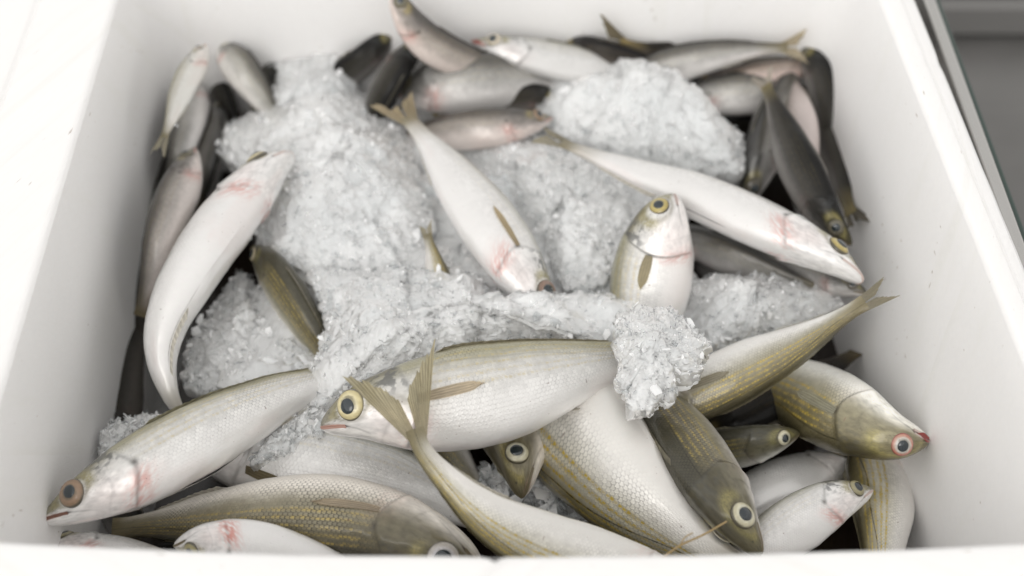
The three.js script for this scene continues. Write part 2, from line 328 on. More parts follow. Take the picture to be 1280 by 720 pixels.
const pupilMat = new THREE.MeshPhysicalMaterial({ color: new THREE.Color(0.012, 0.022, 0.028), roughness: 0.16, clearcoat: 1, clearcoatRoughness: 0.04 });
const lipMats = { pink: [0.46, 0.27, 0.22], brown: [0.20, 0.09, 0.06], pale: [0.62, 0.5, 0.46], olive: [0.16, 0.13, 0.07] };
for (const k in lipMats) lipMats[k] = new THREE.MeshPhysicalMaterial({ color: new THREE.Color(...lipMats[k]), roughness: 0.4, clearcoat: 0.5 });
const bloodMat = new THREE.MeshPhysicalMaterial({ side: THREE.DoubleSide, color: new THREE.Color(0.28, 0.025, 0.018), roughness: 0.3, clearcoat: 0.8 });
const IRIS = { cream: [0.72, 0.66, 0.50], gold: [0.55, 0.46, 0.16], dim: [0.13, 0.12, 0.09], brown: [0.30, 0.20, 0.14], white: [0.66, 0.65, 0.60], red: [0.55, 0.22, 0.16], olive: [0.34, 0.32, 0.22] };

function eyeGeometry(r, col, rim) {
  const g = new THREE.SphereGeometry(1, 32, 24), p = g.attributes.position, c = new Float32Array(p.count * 3);
  for (let i = 0; i < p.count; i++) {
    const x = p.getX(i), y = p.getY(i), z = p.getZ(i), d = Math.hypot(x, y);
    const a = Math.atan2(y, x), w = 0.06 * (noise(a * 3 + 5, 2) - 0.5);
    let k = [col[0], col[1], col[2]];
    mix3(k, [col[0] * 0.85, col[1] * 0.8, col[2] * 0.68], ss(0.55, 0.8, d + w));
    if (rim) mix3(k, rim, ss(0.62, 0.8, d + w * 2) * (0.5 + 0.5 * noise(a * 2 + 9, 4)));
    mix3(k, rim ? [0.3, 0.08, 0.06] : [0.07, 0.06, 0.035], ss(0.86, 0.95, d));
    mix3(k, [0.12, 0.10, 0.06], 0.75 * (1 - ss(0.50, 0.58, d + w * 0.5)));
    mix3(k, [col[0] * 1.15, col[1] * 1.1, col[2]], 0.5 * gauss(d, 0.64, 0.07));
    const n = 1 + 0.25 * (noise(x * 9 + 3, y * 9 + 3, 5) - 0.5);
    c.set(k.map((q) => q * n), i * 3);
    p.setXYZ(i, x * r, y * r, z * r * 0.5 * (z > 0 ? 1 : 0.6));
  }
  g.setAttribute('color', new THREE.BufferAttribute(c, 3)); g.computeVertexNormals(); return g;
}

let fishCount = 0;
function fish(o) {
  const id = fishCount++;
  const pts = o.pts.map((p) => at(...p)), cr = new THREE.CatmullRomCurve3(pts, false, 'centripetal');
  cr.arcLengthDivisions = 300; const L = cr.getLength(), gth = o.girth ?? 1, wid = (o.wide ?? 1) * gth;
  const big = o.big ?? false, nu = big ? 150 : 84, nv = big ? 64 : 40;
  // frames along the spine
  const NF = 80, fr = []; let sign = 0;
  const dw = CR.clone().multiplyScalar(o.d[0]).addScaledVector(CU, -o.d[1]);
  {
    const T = cr.getTangentAt(0.4), N = UPISH.clone().addScaledVector(T, -T.dot(UPISH)).normalize(); sign = T.clone().cross(N).dot(dw) >= 0 ? 1 : -1;
  }
  const roll = Array.isArray(o.roll) ? o.roll : [o.roll ?? 0, o.roll ?? 0];
  for (let i = 0; i <= NF; i++) {
    const s = i / NF, T = cr.getTangentAt(s), N = UPISH.clone().addScaledVector(T, -T.dot(UPISH)).normalize(), S = T.clone().cross(N).multiplyScalar(sign);
    const r = lerp(roll[0], roll[1], s) * Math.PI / 180;
    const D = S.multiplyScalar(Math.cos(r)).addScaledVector(N, Math.sin(r)).normalize();
    fr.push({ C: cr.getPointAt(s), T, D, X: T.clone().cross(D).normalize() });
  }
  const frame = (s) => {
    const f = clamp(s) * NF, i = Math.min(NF - 1, Math.floor(f)), t = f - i, a = fr[i], b = fr[i + 1];
    return { C: a.C.clone().lerp(b.C, t), D: a.D.clone().lerp(b.D, t).normalize(), X: a.X.clone().lerp(b.X, t).normalize(), T: a.T.clone().lerp(b.T, t).normalize() };
  };
  const lump = id * 3.7, vb = 0.93 + 0.16 * h3(id, 3, 1), vd = 0.95 + 0.1 * h3(id, 5, 2), vw = 0.92 + 0.16 * h3(id, 7, 3), sag = 0.05 * (h3(id, 9, 4) - 0.3);
  const HG = o.head ?? Math.min(gth, 1.02), gAt = (s) => lerp(HG, gth, ss(0.04, 0.3, s));
  const surf = (s, ph, lift = 0) => {            // ph: 0 back, PI belly, negative on the other flank
    const f = frame(s), a = Math.abs(ph), p = a / Math.PI, c = Math.cos(ph), sn = Math.sin(ph);
    let y = (c > 0 ? HD(s) * lerp(1, vd, ss(0.15, 0.4, s)) : HV(s) * lerp(1, vb, ss(0.15, 0.4, s)) * (1 + sag * gauss(s, 0.5, 0.15))) * c * gAt(s), x = HW(s) * Math.sign(sn) * Math.pow(Math.abs(sn), 0.92) * wid / gth * gAt(s);
    let off = 0.0075 * Math.exp(-Math.max(0, opercle(p) - s) / 0.05) * (1 - ss(0.0, 0.007, s - opercle(p))) * ss(0.12, 0.3, p) * (1 - ss(0.82, 0.98, p));
    off += 0.0016 * Math.exp(-Math.max(0, opercle(p) - 0.062 - s) / 0.03) * (1 - ss(0, 0.008, s - opercle(p) + 0.062)) * ss(0.35, 0.5, p) * (1 - ss(0.8, 0.95, p));
    off -= 0.0055 * gauss(a, PHM(s), 0.10) * (1 - ss(0.075, 0.095, s));
    off += 0.003 * gauss(a, PHM(s) - 0.24, 0.14) * (1 - ss(0.03, 0.06, s)) + 0.0025 * gauss(a, PHM(s) + 0.26, 0.14) * (1 - ss(0.03, 0.06, s));
    off += 0.0022 * gauss(Math.hypot(s - EYE.s, (p - EYE.p) * 0.26), EYE.r * 1.1, 0.012);
    off += 0.011 * (fbm(s * 6 + lump, p * 3 + (ph > 0 ? 9 : 0), lump, 2) - 0.5) * ss(0.3, 0.4, s) * (1 - ss(0.8, 0.95, s));
    off += 0.0016 * (fbm(s * 40 + lump, p * 14, lump, 2) - 0.5);
    const nx = x / (HW(s) * HW(s) + 1e-6), ny = y / (HD(s) * HD(s) + 1e-6), l = Math.hypot(nx, ny) || 1;
    x = x + nx / l * (off); y = y + ny / l * (off);
    return f.C.addScaledVector(f.D, (y + ny / l * lift) * L).addScaledVector(f.X, (x + nx / l * lift) * L);
  };
  const origin = cr.getPointAt(0.45); origin.y -= HW(0.4) * L;
  const g = thing('fish', o.label, 'fish', origin, o.group);
  const mat = skinMaterial(o.skin, o.variant ?? 0, o.tint);
  // body
  {
    const P = [], uv = [];
    for (let i = 0; i <= nu; i++) {
      const t = i / nu, s = t * (0.45 + 0.55 * t) * 1.0;
      for (let j = 0; j <= nv; j++) { const ph = -Math.PI + 2 * Math.PI * j / nv; P.push(surf(s, ph)); uv.push(s, Math.abs(ph) / Math.PI); }
    }
    const bg = grid(P, nu, nv, uv, null, origin); sealNormals(bg, nu, nv);
    const n = bg.attributes.position.count; // snout cap
    const idx = Array.from(bg.index.array), pa = bg.attributes.position.array, np = new Float32Array(pa.length + 3); np.set(pa);
    const tip = cr.getPointAt(0).addScaledVector(cr.getTangentAt(0), -0.004 * L).sub(origin); np.set([tip.x, tip.y, tip.z], pa.length);
    const na = bg.attributes.normal.array, nn = new Float32Array(na.length + 3); nn.set(na); const tn = cr.getTangentAt(0).negate(); nn.set([tn.x, tn.y, tn.z], na.length);
    const ua = bg.attributes.uv.array, nu2 = new Float32Array(ua.length + 2); nu2.set(ua); nu2.set([0.001, 0.45], ua.length);
    for (let j = 0; j < nv; j++) idx.push(n, j, j + 1);
    bg.setAttribute('position', new THREE.BufferAttribute(np, 3)); bg.setAttribute('normal', new THREE.BufferAttribute(nn, 3)); bg.setAttribute('uv', new THREE.BufferAttribute(nu2, 2)); bg.setIndex(idx);
    mesh('body', bg, mat, g);
  }
  const finRaw = o.fin ?? [0.38, 0.33, 0.2], finCol = finRaw.map((x) => lerp(x, (finRaw[0] + finRaw[1] + finRaw[2]) / 3, 0.3));
  // a fin whose rays run from roots to tips
  const skinFin = SKINS[o.skin].upper.map((x, i) => lerp(x * (o.tint?.[i] ?? 1), finCol[i], 0.35));
  const rayFin = (name, n, m, f, dark = 0.45, own = finCol) => {
    const P = [], col = [];
    for (let i = 0; i <= n; i++) for (let j = 0; j <= m; j++) {
      P.push(f(i / n, j / m, i)); const ray = (i % 3 === 0) ? 1.15 : (i % 3 === 1 ? dark + 0.3 : 0.85), k = ray * (0.85 + 0.3 * h3(i, j, id)) * (1 + 0.25 * (j / m - 0.5));
      col.push(own[0] * k * 1.15, own[1] * k * 1.15, own[2] * k * 1.15);
    }
    return mesh(name, grid(P, n, m, null, col, origin), finMat, g);
  };
  if (o.tail !== null) {
    const t = { spread: 24, len: 0.2, bend: 0, ...(o.tail ?? {}) }, f = frame(1), a0 = t.spread * Math.PI / 180;
    for (const sd of [1, -1]) {
      const n = big ? 33 : 18;
      rayFin('tail_fin', n, 10, (u, v, i) => {
        const k = u, ang = a0 * (0.18 + 0.82 * Math.pow(k, 0.9)) * (t.skew ? 1 + sd * t.skew : 1);
        const len = t.len * L * (0.38 + 0.62 * Math.pow(k, 1.1)) * (1 - 0.12 * h3(i >> 1, sd + 3, id)) * (k > 0.92 ? 1.02 : 1);
        const y0 = HD(1) * L * gth * (0.05 + 0.9 * k) * sd;
        const p = f.C.clone().addScaledVector(f.T, -0.03 * L).addScaledVector(f.D, y0);
        const r = v * (len + 0.03 * L);
        p.addScaledVector(f.T, r * Math.cos(ang)).addScaledVector(f.D, sd * r * Math.sin(ang));
        const ripple = (i % 3 === 0 ? 1 : -0.5) * 0.0025 * L * Math.sin(Math.PI * Math.min(1, v * 1.4) * 0.5) + t.bend * v * v * L + 0.01 * L * v * v * (noise(k * 3 + id, sd + 5) - 0.5) * 4 * v;
        return p.addScaledVector(f.X, ripple);
      });
    }
  }
  const patch = (name, s0, p0, s1, p1, w, lift, sd, n = 12) => rayFin(name, n, 12, (u, v, i) => {
    const s = lerp(s0, s1, v), shape = w * (0.35 + 0.65 * Math.sin(Math.PI * Math.min(1, 0.2 + v * 0.62))) * (v > 0.75 ? 1 - Math.pow((v - 0.75) / 0.25, 2) * 0.92 : 1);
    const p = lerp(p0, p1, v) + (u - 0.5) * shape;
    return surf(s + (v > 0.9 ? (h3(i, 3, id) - 0.5) * 0.012 : 0), sd * clamp(p, 0.02, 0.98) * Math.PI, lift * (0.35 + v) + (i % 3 === 0 ? 0.0012 : 0));
  }, 0.5);
  for (const sd of [1, -1]) {
    if (o.pec) patch('pectoral_fin', 0.272, o.pecp ?? 0.46, o.pece ?? 0.43, (o.pecp ?? 0.46) - 0.02 + (o.pect ?? 0), o.pecw ?? 0.085, 0.004, sd);
    if (o.pelvic) patch('pelvic_fin', 0.34, 0.80, 0.44, 0.80, 0.10, 0.006, sd, 8);
  }
  rayFin('dorsal_fin', 60, 3, (u, v, i) => { const s = lerp(0.31, 0.82, u), h = 0.008 * ss(0, 0.06, u) * (1 - 0.6 * u) * (i % 3 === 0 ? 1.1 : 0.9); return surf(s + v * 0.02, 0.2 * v, v * h + (v ? 0 : -0.004)); }, 0.5, skinFin);
  rayFin('anal_fin', 30, 3, (u, v, i) => { const s = lerp(0.64, 0.84, u), h = 0.009 * ss(0, 0.1, u) * (1 - 0.6 * u) * (i % 3 === 0 ? 1.1 : 0.9); return surf(s + v * 0.02, Math.PI * (1 - 0.06 * v), v * h + (v ? 0 : -0.004)); }, 0.5, [0.6, 0.57, 0.5]);
  // eyes
  const er = EYE.r * L * (o.eyeScale ?? 1) * (0.5 + 0.5 * HG), eg = eyeGeometry(er, IRIS[o.iris ?? (o.skin === 'dark' || o.skin === 'grey' ? 'dim' : 'cream')].map((x, i) => x * (0.85 + 0.25 * h3(id, i > 1 ? 2 : 1, 9))), o.rim), pg = new THREE.SphereGeometry(er * (0.44 + 0.1 * h3(id, 13, 2)), 24, 16);
  pg.scale(1, 1.06, 0.34);
  for (const sd of [1, -1]) {
    const ph = sd * EYE.p * Math.PI, c = surf(EYE.s, ph), a = surf(EYE.s + 0.02, ph), b = surf(EYE.s, ph + 0.12);
    const tu = a.clone().sub(c).normalize(); let nr = tu.clone().cross(b.clone().sub(c)).normalize();
    if (nr.dot(c.clone().sub(frame(EYE.s).C)) < 0) nr.negate();
    const up = nr.clone().cross(tu).normalize();
    const e = mesh('eye', eg, irisMat, g); e.quaternion.setFromRotationMatrix(new THREE.Matrix4().makeBasis(tu, up, nr)); e.position.copy(c).sub(origin).addScaledVector(nr, -er * 0.16);
    const pu = mesh('pupil', pg, pupilMat, e); pu.position.set(er * (0.16 * h3(id, 2, 8) - 0.08), er * (0.14 * h3(id, 4, 8) - 0.07), er * (0.335 + 0.07));
  }
  // lips run round the snout from one corner of the mouth to the other
  for (const [name, dp] of [['upper_lip', o.open ? -0.34 : -0.17], ['lower_lip', o.open ? 0.36 : 0.19]]) {
    const path = [];
    for (let i = -10; i <= 10; i++) { const k = Math.abs(i) / 10, s = 0.001 + 0.08 * k * k, sd = i < 0 ? -1 : 1; path.push(surf(s, sd * (PHM(s) + dp * (1 - 0.7 * k)), -0.0014).sub(origin)); }
    const keep = path.filter((_, i) => Math.abs(i - 10) > 1 || i === 10), mid = keep.findIndex((p) => p === path[10]);
    if (mid >= 0) keep[mid] = path[8].clone().add(path[12]).multiplyScalar(0.5).addScaledVector(cr.getTangentAt(0), -0.003 * L);
    const tg = new THREE.TubeGeometry(new THREE.CatmullRomCurve3(keep), 40, 0.0036 * L, 8), tp = tg.attributes.position;
    mesh(name, tg, lipMats[o.lip ?? 'pink'], g);
  }
  if (o.open) for (const sd of [1, -1]) {        // the red inside of the mouth between the parted jaws
    const P = [];
    for (let i = 0; i <= 6; i++) for (let j = 0; j <= 12; j++) { const v = j / 12, s = 0.001 + 0.065 * v, w = 0.85 * Math.sin(Math.PI * Math.pow(0.25 + 0.75 * v, 1)) * (1 - 0.3 * v), k = i / 6 - 0.5; P.push(surf(s, sd * (PHM(s) + k * w), 0.0042 - 0.006 * k * k)); }
    mesh('mouth', grid(P, 6, 12, null, null, origin), bloodMat, g);
  }
  return g;
}
const PILE = 'fish piled on ice in the white box';
const FISH = [
  // the front row
  { label: 'white fish lying across the middle front, cream eye, crossed by another fish\'s raised tail', pts: [[402, 534, .02], [450, 516, .028], [540, 503, .032], [650, 482, .03], [740, 460, .022], [830, 436, .012]], d: [-.1, -1], roll: -5, girth: 1.06, skin: 'silver', variant: 1, iris: 'cream', lip: 'pink', big: true, tail: null, fin: [.6, .48, .3], pec: true, pecw: .07 },
  { label: 'silver white fish at front left, nose at the left wall, red gill and brown eye', pts: [[52, 652, .014], [110, 622, .02], [200, 574, .024], [300, 522, .018], [400, 476, .006], [455, 455, -.004]], d: [-.5, -1], roll: -14, girth: .84, skin: 'silver', variant: 2, iris: 'brown', lip: 'brown', big: true, tail: null },
  { label: 'gold striped fish at the front with its forked tail raised over a white fish\'s cheek', pts: [[905, 750, -.004], [800, 722, .008], [690, 686, .02], [610, 645, .035], [552, 592, .047], [528, 562, .052], [518, 536, .055]], d: [-.6, .8], roll: 14, girth: .76, skin: 'gold', variant: 3, big: true, tail: { spread: 25, len: .25 }, fin: [.42, .36, .19] },
  { label: 'wide fish with white belly up and dark gold striped back, below the front ice chunk', pts: [[640, 430, -.03], [690, 500, -.014], [755, 575, -.004], [820, 640, -.002], [890, 695, -.006], [945, 722, -.012]], d: [-.7, .7], roll: -22, girth: 1.32, skin: 'gold', variant: 4, big: true, tail: { spread: 18 } },
  { label: 'olive brown fish seen from its back, head down at the front rim, white eye', pts: [[950, 694, .004], [922, 652, .01], [880, 590, .008], [840, 532, 0], [802, 480, -.012], [770, 440, -.025]], d: [-.9, .3], roll: 50, girth: 1.08, skin: 'olive', variant: 5, iris: 'white', lip: 'olive', big: true, tail: null, tint: [1,1,1] },
  { label: 'brownish silver fish on the right, thin tail pointing up at the right wall', pts: [[790, 530, -.022], [845, 508, -.006], [910, 476, .006], [980, 440, .016], [1040, 404, .026], [1082, 378, .036]], d: [.3, 1], roll: 12, girth: .86, skin: 'dusk', variant: 6, tint: [1.05,1.05,1.05], big: true, tail: { spread: 7, len: .12 }, pec: true, pecp: .62, pect: -.04 },
  { label: 'fish at the right wall with open red mouth and red rimmed eye', pts: [[1160, 552, .0], [1114, 545, .006], [1060, 522, .0], [1000, 490, -.02], [950, 465, -.04], [900, 440, -.06]], d: [-.35, 1], roll: 10, girth: 1.04, skin: 'dusk', variant: 7, iris: 'white', lip: 'pale', big: true, tail: null, open: true, pec: true, fin: [.5, .47, .3], tint: [1.35,1.35,1.3], eyeScale: .85, rim: [.6, .16, .1], head: 1.0},
  { label: 'pink white fish at front right, pale pointed snout aimed right, olive eye', pts: [[1090, 613, -.004], [1040, 628, 0], [985, 660, -.005], [920, 708, -.015], [860, 755, -.03]], d: [-.25, -1], roll: -18, girth: .98, skin: 'pale', variant: 8, iris: 'olive', lip: 'pale', big: true, tail: null },
  { label: 'scaly fish standing in the front right corner, head hidden under the red mouthed fish', pts: [[1083, 540, -.045], [1095, 590, -.034], [1103, 650, -.022], [1100, 712, -.026], [1085, 760, -.045]], d: [-1, 0], roll: 5, girth: 1.2, skin: 'gold', variant: 6, big: true, tail: null },
  { label: 'small dark olive head with pale eye between the brown back and the red mouthed fish', pts: [[999, 541, -.012], [955, 552, -.012], [900, 562, -.022], [840, 574, -.034], [770, 585, -.05]], d: [.1, -1], roll: 22, girth: .98, skin: 'olive', variant: 5, tint: [.8, .82, .8], iris: 'white', lip: 'olive', tail: null },
  { label: 'white belly of a fish showing below the small dark olive head, front right', pts: [[1080, 580, -.045], [1020, 592, -.04], [950, 618, -.038], [890, 652, -.046], [830, 690, -.055]], d: [0, -1], roll: -70, girth: 1.25, skin: 'clean', variant: 8, tail: null },
  { label: 'small olive head pointing down in the gap under the middle white fish', pts: [[652, 622, -.012], [650, 585, -.006], [643, 540, -.014], [634, 480, -.032], [628, 400, -.052]], d: [-1, 0], roll: 24, girth: 1.15, skin: 'olive', variant: 5, iris: 'white', lip: 'olive', tail: null, head: 1.1, tint: [1.15,1.12,1.1], eyeScale: .9 },
  { label: 'thin olive tail end beside the striped fish, going down into the dark gap', pts: [[420, 400, -.05], [490, 470, -.05], [540, 540, -.042], [580, 592, -.036], [612, 640, -.034]], d: [-1, .5], roll: 20, girth: .9, skin: 'olive', variant: 5, tail: { spread: 12, len: .1 } },
  { label: 'greyish olive fish lying deep under the small head, ice bits on it', pts: [[560, 604, -.052], [640, 628, -.046], [715, 640, -.048], [780, 652, -.054], [860, 670, -.064]], d: [0, 1], roll: 10, girth: .8, skin: 'olive', variant: 5, tint: [1.5, 1.5, 1.5], tail: null },
  { label: 'large olive scaled fish along the front rim, blue grey nape, head to the right', pts: [[606, 722, -.006], [560, 692, .004], [470, 658, .006], [370, 646, .003], [270, 650, -.008], [195, 656, -.022], [140, 662, -.034]], d: [.2, 1], roll: 20, girth: .82, skin: 'olive', variant: 10, tint: [1.0, .98, .95], iris: 'white', lip: 'olive', big: true, tail: null, fin: [.5, .38, .22], pec: true, pecp: .6, pece: .42, pecw: .06, head: .95 },
  { label: 'pale fish lying below the middle white fish, olive fin at its belly', pts: [[225, 560, -.03], [330, 570, -.018], [420, 588, -.014], [500, 604, -.018], [570, 634, -.028], [630, 662, -.042]], d: [0, -1], roll: -26, girth: 1.06, skin: 'clean', variant: 11, big: true, tail: null, fin: [.24, .18, .06], pecp: .68, pect: .1, pece: .46, pec: true },
  { label: 'white fish with gold speckled snout half hidden by the front rim at left', pts: [[218, 682, .006], [262, 678, .012], [330, 691, .011], [420, 719, .0], [500, 750, -.02]], d: [.1, 1], roll: -2, girth: .95, skin: 'pale', variant: 12, iris: 'olive', lip: 'olive', big: true, tail: null },
  { label: 'pinkish fish lying under the front left fish, at the corner of the rim', pts: [[58, 680, -.012], [108, 688, -.004], [180, 706, -.006], [260, 734, -.018], [330, 760, -.03]], d: [.2, -1], roll: -65, girth: .9, skin: 'pale', variant: 2, iris: 'olive', lip: 'pale', tail: null },
  { label: 'dark brown fish deep in the shade below the front left fish', pts: [[205, 725, -.04], [180, 690, -.038], [160, 655, -.038], [130, 610, -.045], [110, 560, -.055]], d: [1, 0], roll: 10, girth: .8, skin: 'dark', variant: 1, tail: null },
  // the middle
  { label: 'long white curved fish belly up along the left, olive capped head at the top', pts: [[366, 194, .034], [335, 216, .036], [282, 278, .034], [232, 355, .03], [203, 430, .02], [212, 492, .008], [236, 530, -.006]], d: [-.8, -.6], roll: -52, girth: .86, wide: 1.25, skin: 'pale', variant: 13, lip: 'pale', big: true, tail: null },
  { label: 'silver fish in the centre lying head down, orange brown eye at the ice edge', pts: [[696, 404, .004], [672, 372, .014], [637, 318, .024], [588, 250, .03], [545, 192, .032], [508, 146, .034]], d: [1, -.35], roll: -24, girth: .92, skin: 'pale', variant: 11, iris: 'brown', big: true, tail: { spread: 22, len: .13 }, fin: [.5, .38, .18], pec: true, pecw: .06 },
  { label: 'long white fish slanting down to the right wall, belly up, pink gill', pts: [[1078, 352, .025], [1040, 324, .03], [960, 284, .032], [870, 244, .03], [780, 211, .03], [702, 178, .032]], d: [.5, -1], roll: -46, girth: .71, wide: 1.2, skin: 'pale', variant: 14, iris: 'gold', lip: 'pale', big: true, tail: { spread: 10, len: .09 } },
  { label: 'fish sticking up out of the ice, head up, round yellow ringed eye', pts: [[842, 244, .042], [830, 275, .038], [818, 325, .022], [808, 390, .002], [800, 450, -.022], [795, 510, -.046]], d: [-1, 0], roll: -8, girth: 1.5, skin: 'silver', variant: 9, iris: 'gold', lip: 'pale', big: true, tail: null, fin: [.42, .34, .14], pec: true, tint: [1.05,1.05,1.05], wide: 1.15, head: 1.5, eyeScale: .85 },
  { label: 'dark olive fish poking out of the ice left of the centre', pts: [[316, 308, .004], [345, 345, .008], [380, 400, .002], [408, 445, -.01], [440, 495, -.03]], d: [1, -1], roll: 40, girth: .95, skin: 'olive', variant: 5, tint: [1.05, 1.05, 1], lip: 'olive', tail: null },
  { label: 'yellow olive tail stump showing in a hole of the ice left of the centre fish', pts: [[575, 440, -.03], [556, 380, .0], [544, 330, .016], [534, 292, .024]], d: [1, 0], roll: 20, girth: 1.1, skin: 'gold', variant: 6, tail: { spread: 10, len: .1 } },
  { label: 'thin brown spotted fish lying under the long white fish at right', pts: [[820, 285, -.012], [880, 306, -.006], [930, 326, -.004], [980, 346, -.004], [1030, 364, -.004]], d: [.4, -1], roll: 30, girth: .9, skin: 'grey', variant: 2, tail: { spread: 8, len: .06 } },
  { label: 'grey snout under the head of the long white fish at the right wall', pts: [[1084, 368, .004], [1050, 354, .002], [1000, 336, -.008], [940, 312, -.02]], d: [.4, -1], roll: 0, girth: 1, skin: 'grey', variant: 3, tint: [.7, .7, .7], lip: 'olive', tail: null },
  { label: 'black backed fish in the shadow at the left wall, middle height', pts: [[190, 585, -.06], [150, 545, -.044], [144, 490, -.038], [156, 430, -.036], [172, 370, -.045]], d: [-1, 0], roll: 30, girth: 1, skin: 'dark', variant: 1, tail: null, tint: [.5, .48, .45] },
  // the back
  { label: 'dark grey fish lying head down in the right back, pale tail raised', pts: [[1064, 306, .012], [1036, 275, .02], [1002, 215, .03], [974, 150, .034], [957, 106, .034]], d: [1, -.2], roll: 34, girth: 0.86, skin: 'dark', variant: 1, tint: [1.0, 1.0, 1.0], lip: 'olive', big: true, tail: { spread: 14, len: .12 }, fin: [.55, .48, .38], iris: 'dim' },
  { label: 'grey fish flank just left of the dark head down fish, right back', pts: [[930, 262, -.016], [944, 220, -.002], [962, 165, .01], [985, 112, .012], [1003, 70, .008]], d: [-1, -.2], roll: 30, girth: 0.88, skin: 'grey', variant: 3, tint: [.8, .8, .8], tail: null },
  { label: 'dark fish along the right wall with ragged dark tail near the white fish\'s head', pts: [[1012, 90, -.01], [1030, 140, -.004], [1045, 200, .0], [1056, 245, .004], [1064, 268, .006]], d: [1, 0], roll: 40, girth: 0.79, skin: 'dark', variant: 2, tail: { spread: 22, len: .14 }, fin: [.1, .08, .04] },
  { label: 'black fish curling down the right back corner of the box', pts: [[998, 52, .022], [1022, 88, .02], [1034, 140, .008], [1030, 195, -.01], [1018, 245, -.03]], d: [1, -.4], roll: 40, girth: 0.84, skin: 'dark', variant: 1, tail: null },
  { label: 'grey fish at the back wall, yellowish tail in the right back corner', pts: [[745, 118, .0], [800, 95, .016], [870, 74, .028], [940, 62, .034], [985, 59, .036]], d: [0, -1], roll: 8, girth: 0.79, skin: 'grey', variant: 3, tail: { spread: 26, len: .12 }, fin: [.45, .36, .2] },
  { label: 'dark fish at the back wall with small forked olive tail pointing left', pts: [[960, 100, -.01], [900, 84, .0], [855, 70, .016], [812, 62, .028], [775, 52, .036]], d: [0, -1], roll: 40, girth: 0.75, skin: 'dark', variant: 2, tint: [1.6, 1.5, 1.4], tail: { spread: 26, len: .2 }, fin: [.18, .14, .06] },
  { label: 'white fish at the back wall, red lipped snout pointing left', pts: [[590, 52, .036], [630, 61, .036], [690, 74, .03], [760, 86, .022], [830, 96, .004]], d: [0, -1], roll: -14, girth: 0.74, skin: 'clean', variant: 11, tint: [.85,.85,.85], open: true, tail: null },
  { label: 'fish leaning up against the back wall, orange red head at the picture top', pts: [[490, -24, .08], [503, 12, .068], [536, 52, .05], [588, 78, .034], [660, 96, .01]], d: [.8, -.6], roll: 14, girth: 0.76, skin: 'grey', variant: 4, tint: [1.1, 1, .95], tail: null },
  { label: 'dark fish sliver at the back wall, left of the leaning fish', pts: [[496, 34, .03], [458, 72, .024], [415, 104, .004], [370, 136, -.02]], d: [-.5, -1], roll: 40, girth: 0.84, skin: 'dark', variant: 1, tail: null },
  { label: 'dark grey fish going down from the back wall to the left ice heap', pts: [[530, 46, .034], [502, 78, .03], [482, 112, .02], [462, 155, 0], [445, 200, -.025]], d: [1, 0], roll: 50, girth: 1.01, skin: 'dark', variant: 2, tint: [1.2, 1.2, 1.2], tail: null },
  { label: 'grey rounded fish behind the tail of the centre fish', pts: [[500, 118, .0], [545, 108, .02], [600, 102, .024], [665, 98, .018], [745, 100, .0]], d: [0, -1], roll: 4, girth: 1.01, skin: 'grey', variant: 4, tail: null, tint: [.9, .9, .9] },
  { label: 'pinkish grey fish, dark eyed head to the right, above the centre ice', pts: [[690, 148, .014], [655, 154, .02], [600, 160, .02], [545, 166, .01], [480, 180, -.012]], d: [0, -1], roll: -6, girth: 0.79, skin: 'grey', variant: 2, tint: [.95,.88,.85], iris: 'brown', tail: null },
  { label: 'grey cut off looking fish body right of the back ice peak', pts: [[820, 132, -.006], [880, 122, .008], [930, 118, .012], [985, 122, .004], [1050, 135, -.02]], d: [0, -1], roll: 4, girth: 0.79, skin: 'grey', variant: 3, tint: [1.1, 1.1, 1.1], tail: null },
  { label: 'pink brown fish between two grey fish in the right back', pts: [[850, 112, .0], [900, 103, .012], [950, 93, .018], [1000, 84, .014], [1050, 76, .0]], d: [0, -1], roll: -6, girth: 0.63, skin: 'grey', variant: 2, tint: [1.05, .88, .82], tail: null },
  { label: 'pale slim fish in the left back corner, thin tail hanging down', pts: [[258, 56, .052], [249, 72, .052], [233, 104, .048], [217, 142, .044], [205, 172, .04]], d: [-1, -.3], roll: -10, girth: 1.01, skin: 'silver', variant: 9, tint: [.85,.85,.82], tail: { spread: 10, len: .2 } },
  { label: 'pink grey fish along the left wall beside the long curved fish', pts: [[244, 186, .02], [228, 226, .024], [206, 282, .022], [190, 335, .01], [174, 395, -.012]], d: [-1, -.2], roll: 4, girth: 0.84, skin: 'grey', variant: 4, tint: [.85,.8,.78], tail: null },
  { label: 'grey fish under the pale slim fish, left back', pts: [[246, 104, .0], [236, 150, .012], [225, 192, .008], [208, 250, -.02]], d: [-1, 0], roll: 10, girth: 0.79, skin: 'grey', variant: 3, tail: null, tint: [.85,.85,.85] },
  { label: 'pale grey fish end by the back wall, left of the back ice', pts: [[276, 56, .02], [300, 84, .026], [326, 120, .014], [358, 160, -.012]], d: [1, -.5], roll: 2, girth: 1.01, skin: 'grey', variant: 4, tint: [1.25, 1.25, 1.22], tail: null },
  { label: 'dark brown fish in the gap between the left back fish', pts: [[262, 84, -.008], [278, 122, -.006], [292, 160, -.016], [306, 210, -.034]], d: [1, 0], roll: 30, girth: 0.88, skin: 'dark', variant: 2, tail: null },
  { label: 'narrow pinkish flank between the dark head down fish and the black corner fish', pts: [[1004, 240, -.012], [1004, 190, .012], [1000, 140, .02], [990, 98, .014]], d: [-1, 0], roll: -30, girth: .9, skin: 'pale', variant: 14, tint: [.7, .62, .6], iris: 'dim', tail: null },
  { label: 'slim grey fish standing in the shadow right of the pale slim fish, left back', pts: [[272, 130, -.01], [262, 175, .002], [256, 215, .0], [250, 260, -.02]], d: [1, 0], roll: 20, girth: .9, skin: 'grey', variant: 3, tint: [.35, .34, .33], iris: 'dim', tail: null },
